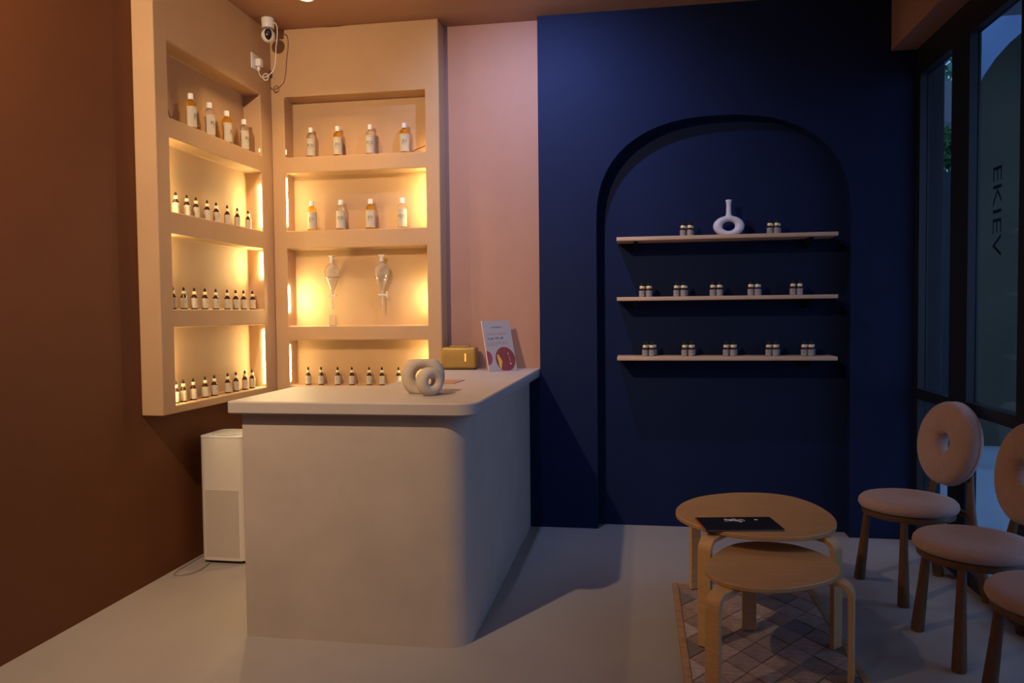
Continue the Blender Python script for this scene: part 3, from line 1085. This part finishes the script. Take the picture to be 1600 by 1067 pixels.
j = 0
y = FY1
while y > FY0 - hy:
    x = FX0 + (hx if j % 2 else 0)
    while x < FX1 + hx:
        po = clip_poly([(x + hx, y), (x, y + hy), (x - hx, y), (x, y - hy)])
        if len(po) >= 3 and abs(area2(po)) > 0.002:
            n = len(po)
            cx, cy = sum(p[0] for p in po) / n, sum(p[1] for p in po) / n
            h = random.uniform(0.006, 0.010)
            v = []
            for sc_, z in ((0.992, 0.0), (0.95, h * 0.8)):
                v += [((p[0] - cx) * sc_, (p[1] - cy) * sc_, z) for p in po]
            v.append((0, 0, h))
            f = [(i, (i + 1) % n, n + (i + 1) % n, n + i) for i in range(n)] + [(n + i, n + (i + 1) % n, 2 * n) for i in range(n)]
            link('patch', v, f, random.choice([hide[0], hide[0], hide[1], hide[1], hide[2], hide[3], hide[5], hide[4]]), rug, loc=(cx, cy, 0.0062), smooth=50)
        x += DW
    y -= hy
    j += 1


# ------------------------------------------------------------------ nesting tables
def band_leg(name, foot, centre, ztop, m, parent, z0, width=0.055, th=0.019, r=0.052, reach=0.16):
    """bent plywood leg: flat strip from the floor, curving in under the top"""
    d = Vector((centre[0] - foot[0], centre[1] - foot[1], 0)).normalized()
    s = Vector((-d.y, d.x, 0))
    path = [(0, z0), (0, z0 + 0.1), (0, ztop - r)]
    for i in range(1, 9):
        a = PI / 2 * i / 8
        path.append((r - r * math.cos(a), ztop - r + r * math.sin(a)))
    path.append((reach, ztop))
    v, f = [], []
    n = len(path)
    for i, (a, z) in enumerate(path):
        p0, p1 = path[max(i - 1, 0)], path[min(i + 1, n - 1)]
        tx, tz = p1[0] - p0[0], p1[1] - p0[1]
        L = math.hypot(tx, tz)
        nx, nz = tz / L, -tx / L      # inner side of the bend
        for k, w_ in ((0, -1), (0, 1), (1, 1), (1, -1)):
            q = Vector((foot[0], foot[1], 0)) + d * (a + nx * th * k) + s * (w_ * width / 2)
            v.append((q.x, q.y, z + nz * th * k))
    for i in range(n - 1):
        for k in range(4):
            k2 = (k + 1) % 4
            f.append((i * 4 + k, i * 4 + k2, i * 4 + 4 + k2, i * 4 + 4 + k))
    f.append((0, 1, 2, 3))
    f.append(tuple((n - 1) * 4 + k for k in range(4)))
    o = link(name, v, f, m, parent, smooth=40)
    b = o.modifiers.new('soft_edges', 'BEVEL')
    b.width = 0.002
    b.segments = 2
    b.limit_method = 'ANGLE'
    b.angle_limit = math.radians(60)
    return o


BIG = [(0.154, 3.331), (0.164, 3.416), (0.196, 3.508), (0.254, 3.6), (0.321, 3.662), (0.425, 3.718), (0.517, 3.737), (0.614, 3.728), (0.693, 3.68), (0.757, 3.577), (0.789, 3.459), (0.799, 3.348),
       (0.787, 3.241), (0.756, 3.151), (0.711, 3.086), (0.659, 3.045), (0.597, 3.019), (0.51, 3.008), (0.432, 3.013), (0.347, 3.039), (0.257, 3.102), (0.193, 3.186), (0.162, 3.258)]
SML = [(0.235, 2.813), (0.251, 2.904), (0.284, 2.995), (0.329, 3.078), (0.382, 3.144), (0.455, 3.18), (0.532, 3.182), (0.602, 3.157), (0.663, 3.096), (0.703, 3.017), (0.716, 2.927), (0.709, 2.866),
       (0.688, 2.811), (0.649, 2.756), (0.586, 2.705), (0.508, 2.66), (0.442, 2.64), (0.366, 2.641), (0.305, 2.667), (0.264, 2.708), (0.239, 2.765)]


def nest_table(outl, z, feet, label, centre, loc):
    t = thing('nesting_table', label, 'table', (loc[0], loc[1], 0), 0, 'nesting tables')
    rel = [(x - loc[0], y - loc[1]) for x, y in outl]
    sm = [(p.x, p.y) for p in smooth_path([(x, y, 0) for x, y in rel], 4, True)]
    prism('tabletop', sm, z - 0.018, z, BIRCH, t, bev=0.003, smooth=40)
    for fx, fy in feet:
        on_rug = RX0 - 0.01 < fx < RX1 and fy < RY1
        band_leg('leg', (fx - loc[0], fy - loc[1]), (centre[0] - loc[0], centre[1] - loc[1]), z - 0.0185, BIRCHE, t, 0.0168 if on_rug else 0.0)
    return t


nest_table(BIG, 0.460, [(0.252, 3.665), (0.245, 3.010), (0.752, 3.070)], 'larger birch nesting table with a black book on it', (0.47, 3.36), (0.47, 3.36))
nest_table(SML, 0.390, [(0.440, 3.215), (0.238, 2.612), (0.740, 2.800)], 'smaller birch nesting table tucked partly under the larger one', (0.47, 2.90), (0.47, 2.90))

# book
bk = thing('book', 'thin black book lying on the larger nesting table', 'book', (0.393, 3.155, 0.4602), math.radians(9))
rbox('cover', -0.153, 0.153, -0.090, 0.090, 0.006, 0.0085, 0.001, BOOKC, bk, seg=1)
rbox('cover', -0.153, 0.153, -0.090, 0.090, 0.0002, 0.002, 0.0007, BOOKC, bk, seg=1)
box('pages', -0.146, 0.150, -0.087, 0.087, 0.002, 0.006, PAPER, bk)
box('spine', -0.155, -0.1515, -0.090, 0.090, 0.0005, 0.0083, BOOKE, bk)
em = mat('silver_emblem', (0.45, 0.45, 0.48), 0.4, metal=0.3)
cv = bk.children[0]
for k, pts in enumerate([[(-0.045, 0.055), (-0.02, 0.045), (0.0, 0.030), (0.016, 0.012)], [(-0.012, 0.062), (0.006, 0.045), (0.012, 0.028), (0.022, 0.018)], [(-0.05, 0.03), (-0.02, 0.032), (0.01, 0.044), (0.03, 0.05)],
                         [(0.02, 0.055), (0.032, 0.04), (0.03, 0.026)], [(0.076, 0.048), (0.084, 0.044), (0.090, 0.046)]]):
    tube('emblem_stroke', smooth_path([(x, y, 0.0086) for x, y in pts], 5), [0.0005] + [0.0026] * (5 * (len(pts) - 1) - 1) + [0.0005], em, cv, n=6)


# ------------------------------------------------------------------ chairs
def chair(loc, rotz, label):
    t = thing('donut_chair', label, 'chair', loc, rotz, 'blush donut-back chairs')
    R = 0.213
    prof = [(0.0, 0.392), (R * 0.90, 0.392), (R * 0.97, 0.397), (R, 0.411), (R * 0.985, 0.426), (R * 0.93, 0.438), (R * 0.80, 0.445), (R * 0.55, 0.446), (R * 0.2, 0.443), (0.0, 0.442)]
    lathe('seat_cushion', prof, BLUSH, t, n=48, smooth=70)
    lathe('seat_frame', [(0.0, 0.362), (0.188, 0.362), (0.196, 0.366), (0.198, 0.380), (0.194, 0.3915), (0.0, 0.3915)], WALNUT, t, n=48)
    for s in (-1, 1):
        tube('leg', [(s * 0.150, -0.110, 0.364), (s * 0.162, -0.118, 0.22), (s * 0.182, -0.130, 0.02), (s * 0.183, -0.131, 0.0)], [0.0155, 0.019, 0.0255, 0.0245], WALNUT, t, n=16)
        tube('back_leg', [(s * 0.112, 0.226, 0.640), (s * 0.125, 0.218, 0.52), (s * 0.150, 0.205, 0.40), (s * 0.160, 0.220, 0.25), (s * 0.176, 0.270, 0.02), (s * 0.177, 0.272, 0.0)],
             [0.011, 0.014, 0.019, 0.021, 0.0255, 0.0245], WALNUT, t, n=16)
    tube('rail', [(-0.150, 0.205, 0.385), (0.150, 0.205, 0.385)], 0.014, WALNUT, t, n=12)
    vv, ff = g_torus(0.119, 0.0765, 48, 24, rx=0.050, sq=0.72)
    tl = math.radians(-9)
    out = []
    for x, y, z in vv:
        y2 = y + 0.004 * math.copysign(1, y) * 0
        out.append((x, y2 * math.cos(tl) - z * math.sin(tl) + 0.198, y2 * math.sin(tl) + z * math.cos(tl) + 0.690))
    bk_ = link('backrest', out, ff, BLUSH, t, smooth=70)
    n = 48
    pts = []
    for i in range(n + 1):
        a = 2 * PI * i / n
        x, z, y = 0.1945 * math.cos(a), 0.1945 * math.sin(a), 0.012
        pts.append((x, y * math.cos(tl) - z * math.sin(tl) + 0.198, y * math.sin(tl) + z * math.cos(tl) + 0.690))
    v, f = g_tube(pts, 0.0040, 6)
    link('piping', v, f, BLUSH, bk_, smooth=60)
    return t


ch = chair((1.237, 3.805, 0), math.radians(-76), 'blush donut-back chair beside the navy wall, showing its whole round back')
dup(ch, (1.266, 3.160, 0), math.radians(-87), 'blush donut-back chair between the other two chairs')
dup(ch, (1.300, 2.600, 0), math.radians(-88), 'blush donut-back chair farthest from the navy wall')

# ------------------------------------------------------------------ outside
GRND = mat('pale_paving', (0.25, 0.28, 0.31), 0.8, var=0.12, vscale=3)
RENDER = mat('pale_blue_render', (0.17, 0.24, 0.36), 0.8, var=0.25, vscale=1.2)
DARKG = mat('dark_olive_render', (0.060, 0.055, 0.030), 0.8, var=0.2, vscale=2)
GREYC = mat('grey_concrete', (0.20, 0.21, 0.23), 0.8, var=0.1, vscale=2)
LEAF = mat('leaf_green', (0.06, 0.20, 0.05), 0.6, var=0.4, vscale=8)
LEAF2 = mat('leaf_pale', (0.16, 0.30, 0.20), 0.6, var=0.4, vscale=8)
gr = box('ground', XW + 0.12, 14, -6, 22, -0.12, -0.01, GRND)
struct(gr)
pil = rbox('porch_pillar', 1.64, 1.738, 4.80, 5.10, -0.01, 3.9, 0.004, GREYC)
pil.data.materials[0] = mat('brown_grey_render', (0.050, 0.045, 0.046), 0.85, var=0.1, vscale=3)
tag(pil, 'grey rendered porch pillar just outside the window', 'pillar')

# neighbouring facade with an arched opening
fx0, fx1, fy, fz = 2.68, 6.6, 7.0, 4.6
acx, aa, asz, atz = 4.22, 1.50, 2.82, 3.96
fac = thing('neighbour_facade', 'pale blue facade with an arched opening outside the window', 'building', (fx0, fy, -0.01))
v, f = [], []


def q4(*p):
    b = len(v)
    v.extend([(x - fx0, y - fy, z) for x, y, z in p])
    f.append(tuple(range(b, b + len(p))))


apx = [(acx - aa * math.cos(PI * i / 24), asz + (atz - asz) * math.sin(PI * i / 24)) for i in range(25)]
for yy in (fy, fy + 0.12):
    q4((fx0, yy, 0), (acx - aa, yy, 0), (acx - aa, yy, fz), (fx0, yy, fz))
    q4((acx + aa, yy, 0), (fx1, yy, 0), (fx1, yy, fz), (acx + aa, yy, fz))
    for a, b in zip(apx, apx[1:]):
        q4((a[0], yy, a[1]), (b[0], yy, b[1]), (b[0], yy, fz), (a[0], yy, fz))
pr = [(acx - aa, 0)] + apx + [(acx + aa, 0)]
for a, b in zip(pr, pr[1:]):
    q4((a[0], fy, a[1]), (b[0], fy, b[1]), (b[0], fy + 0.12, b[1]), (a[0], fy + 0.12, a[1]))
q4((fx0, fy, 0), (fx0, fy + 0.12, 0), (fx0, fy + 0.12, fz), (fx0, fy, fz))
q4((fx1, fy, 0), (fx1, fy + 0.12, 0), (fx1, fy + 0.12, fz), (fx1, fy, fz))
q4((fx0, fy, fz), (fx1, fy, fz), (fx1, fy + 0.12, fz), (fx0, fy + 0.12, fz))
link('wall', v, f, RENDER, fac)
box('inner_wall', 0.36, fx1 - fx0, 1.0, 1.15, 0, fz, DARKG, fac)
box('inner_ceiling', 0.36, fx1 - fx0, 0.12, 1.0, fz - 0.12, fz, RENDER, fac)
# canopy over the pavement
cn = box('porch_canopy', XW + 0.12, 2.5, -3, 4.75, 2.95, 3.10, GREYC)
tag(cn, 'grey concrete porch canopy above the window outside', 'canopy')

gw = box('garden_wall', 1.9, 5.2, 9.0, 9.25, -0.01, 2.78, mat('dark_teal_wall', (0.07, 0.09, 0.10), 0.8, var=0.15))
tag(gw, 'dark garden wall with a clipped hedge on top', 'wall')


def leaves(name, cx, cy, cz, rx, ry, rz, n, size, m, parent=None, boxy=False):
    v, f = [], []
    for i in range(n):
        if boxy:
            p = Vector((cx + random.uniform(-rx, rx), cy + random.uniform(-ry, ry), cz + random.uniform(-rz, rz)))
        else:
            d = Vector((random.gauss(0, 1), random.gauss(0, 1), random.gauss(0, 1))).normalized() * (random.random() ** 0.4)
            p = Vector((cx + d.x * rx, cy + d.y * ry, cz + d.z * rz))
        a = Vector((random.gauss(0, 1), random.gauss(0, 1), random.gauss(0, 1))).normalized()
        b = a.cross(Vector((random.gauss(0, 1), random.gauss(0, 1), random.gauss(0, 1)))).normalized()
        s = size * random.uniform(0.6, 1.3)
        c = a.cross(b) * s * 0.15
        k = len(v)
        v += [p - a * s, p + b * s * 0.5 + c, p + a * s, p - b * s * 0.5 + c]
        f += [(k, k + 1, k + 2), (k, k + 2, k + 3)]
    o = link(name, v, f, m, parent)
    o['kind'] = 'stuff'
    return o


hd = thing('hedge', 'clipped green hedge on top of the dark garden wall', 'hedge', (3.4, 9.12, 2.80))
leaves('foliage', 0, 0, 0.28, 1.5, 0.2, 0.20, 2600, 0.05, LEAF, hd, True)
tr = thing('tree', 'leafy pale green tree behind the garden wall', 'tree', (4.9, 13.4, -0.01))
tube('trunk', [(0, 0, 0), (0.05, 0, 1.5), (0, 0.05, 3.2)], [0.14, 0.11, 0.06], WALNUT, tr, n=10)
leaves('foliage', 0, 0, 4.2, 1.9, 1.6, 1.6, 6000, 0.095, LEAF2, tr)
br = thing('footbridge', 'grey concrete footbridge slab crossing behind the garden', 'bridge', (2.4, 10.3, -0.01))
box('deck', 0, 4.0, 0, 0.5, 3.62, 4.12, GREYC, br)
box('pier', 3.2, 3.5, 0.05, 0.45, 0, 3.62, GREYC, br)
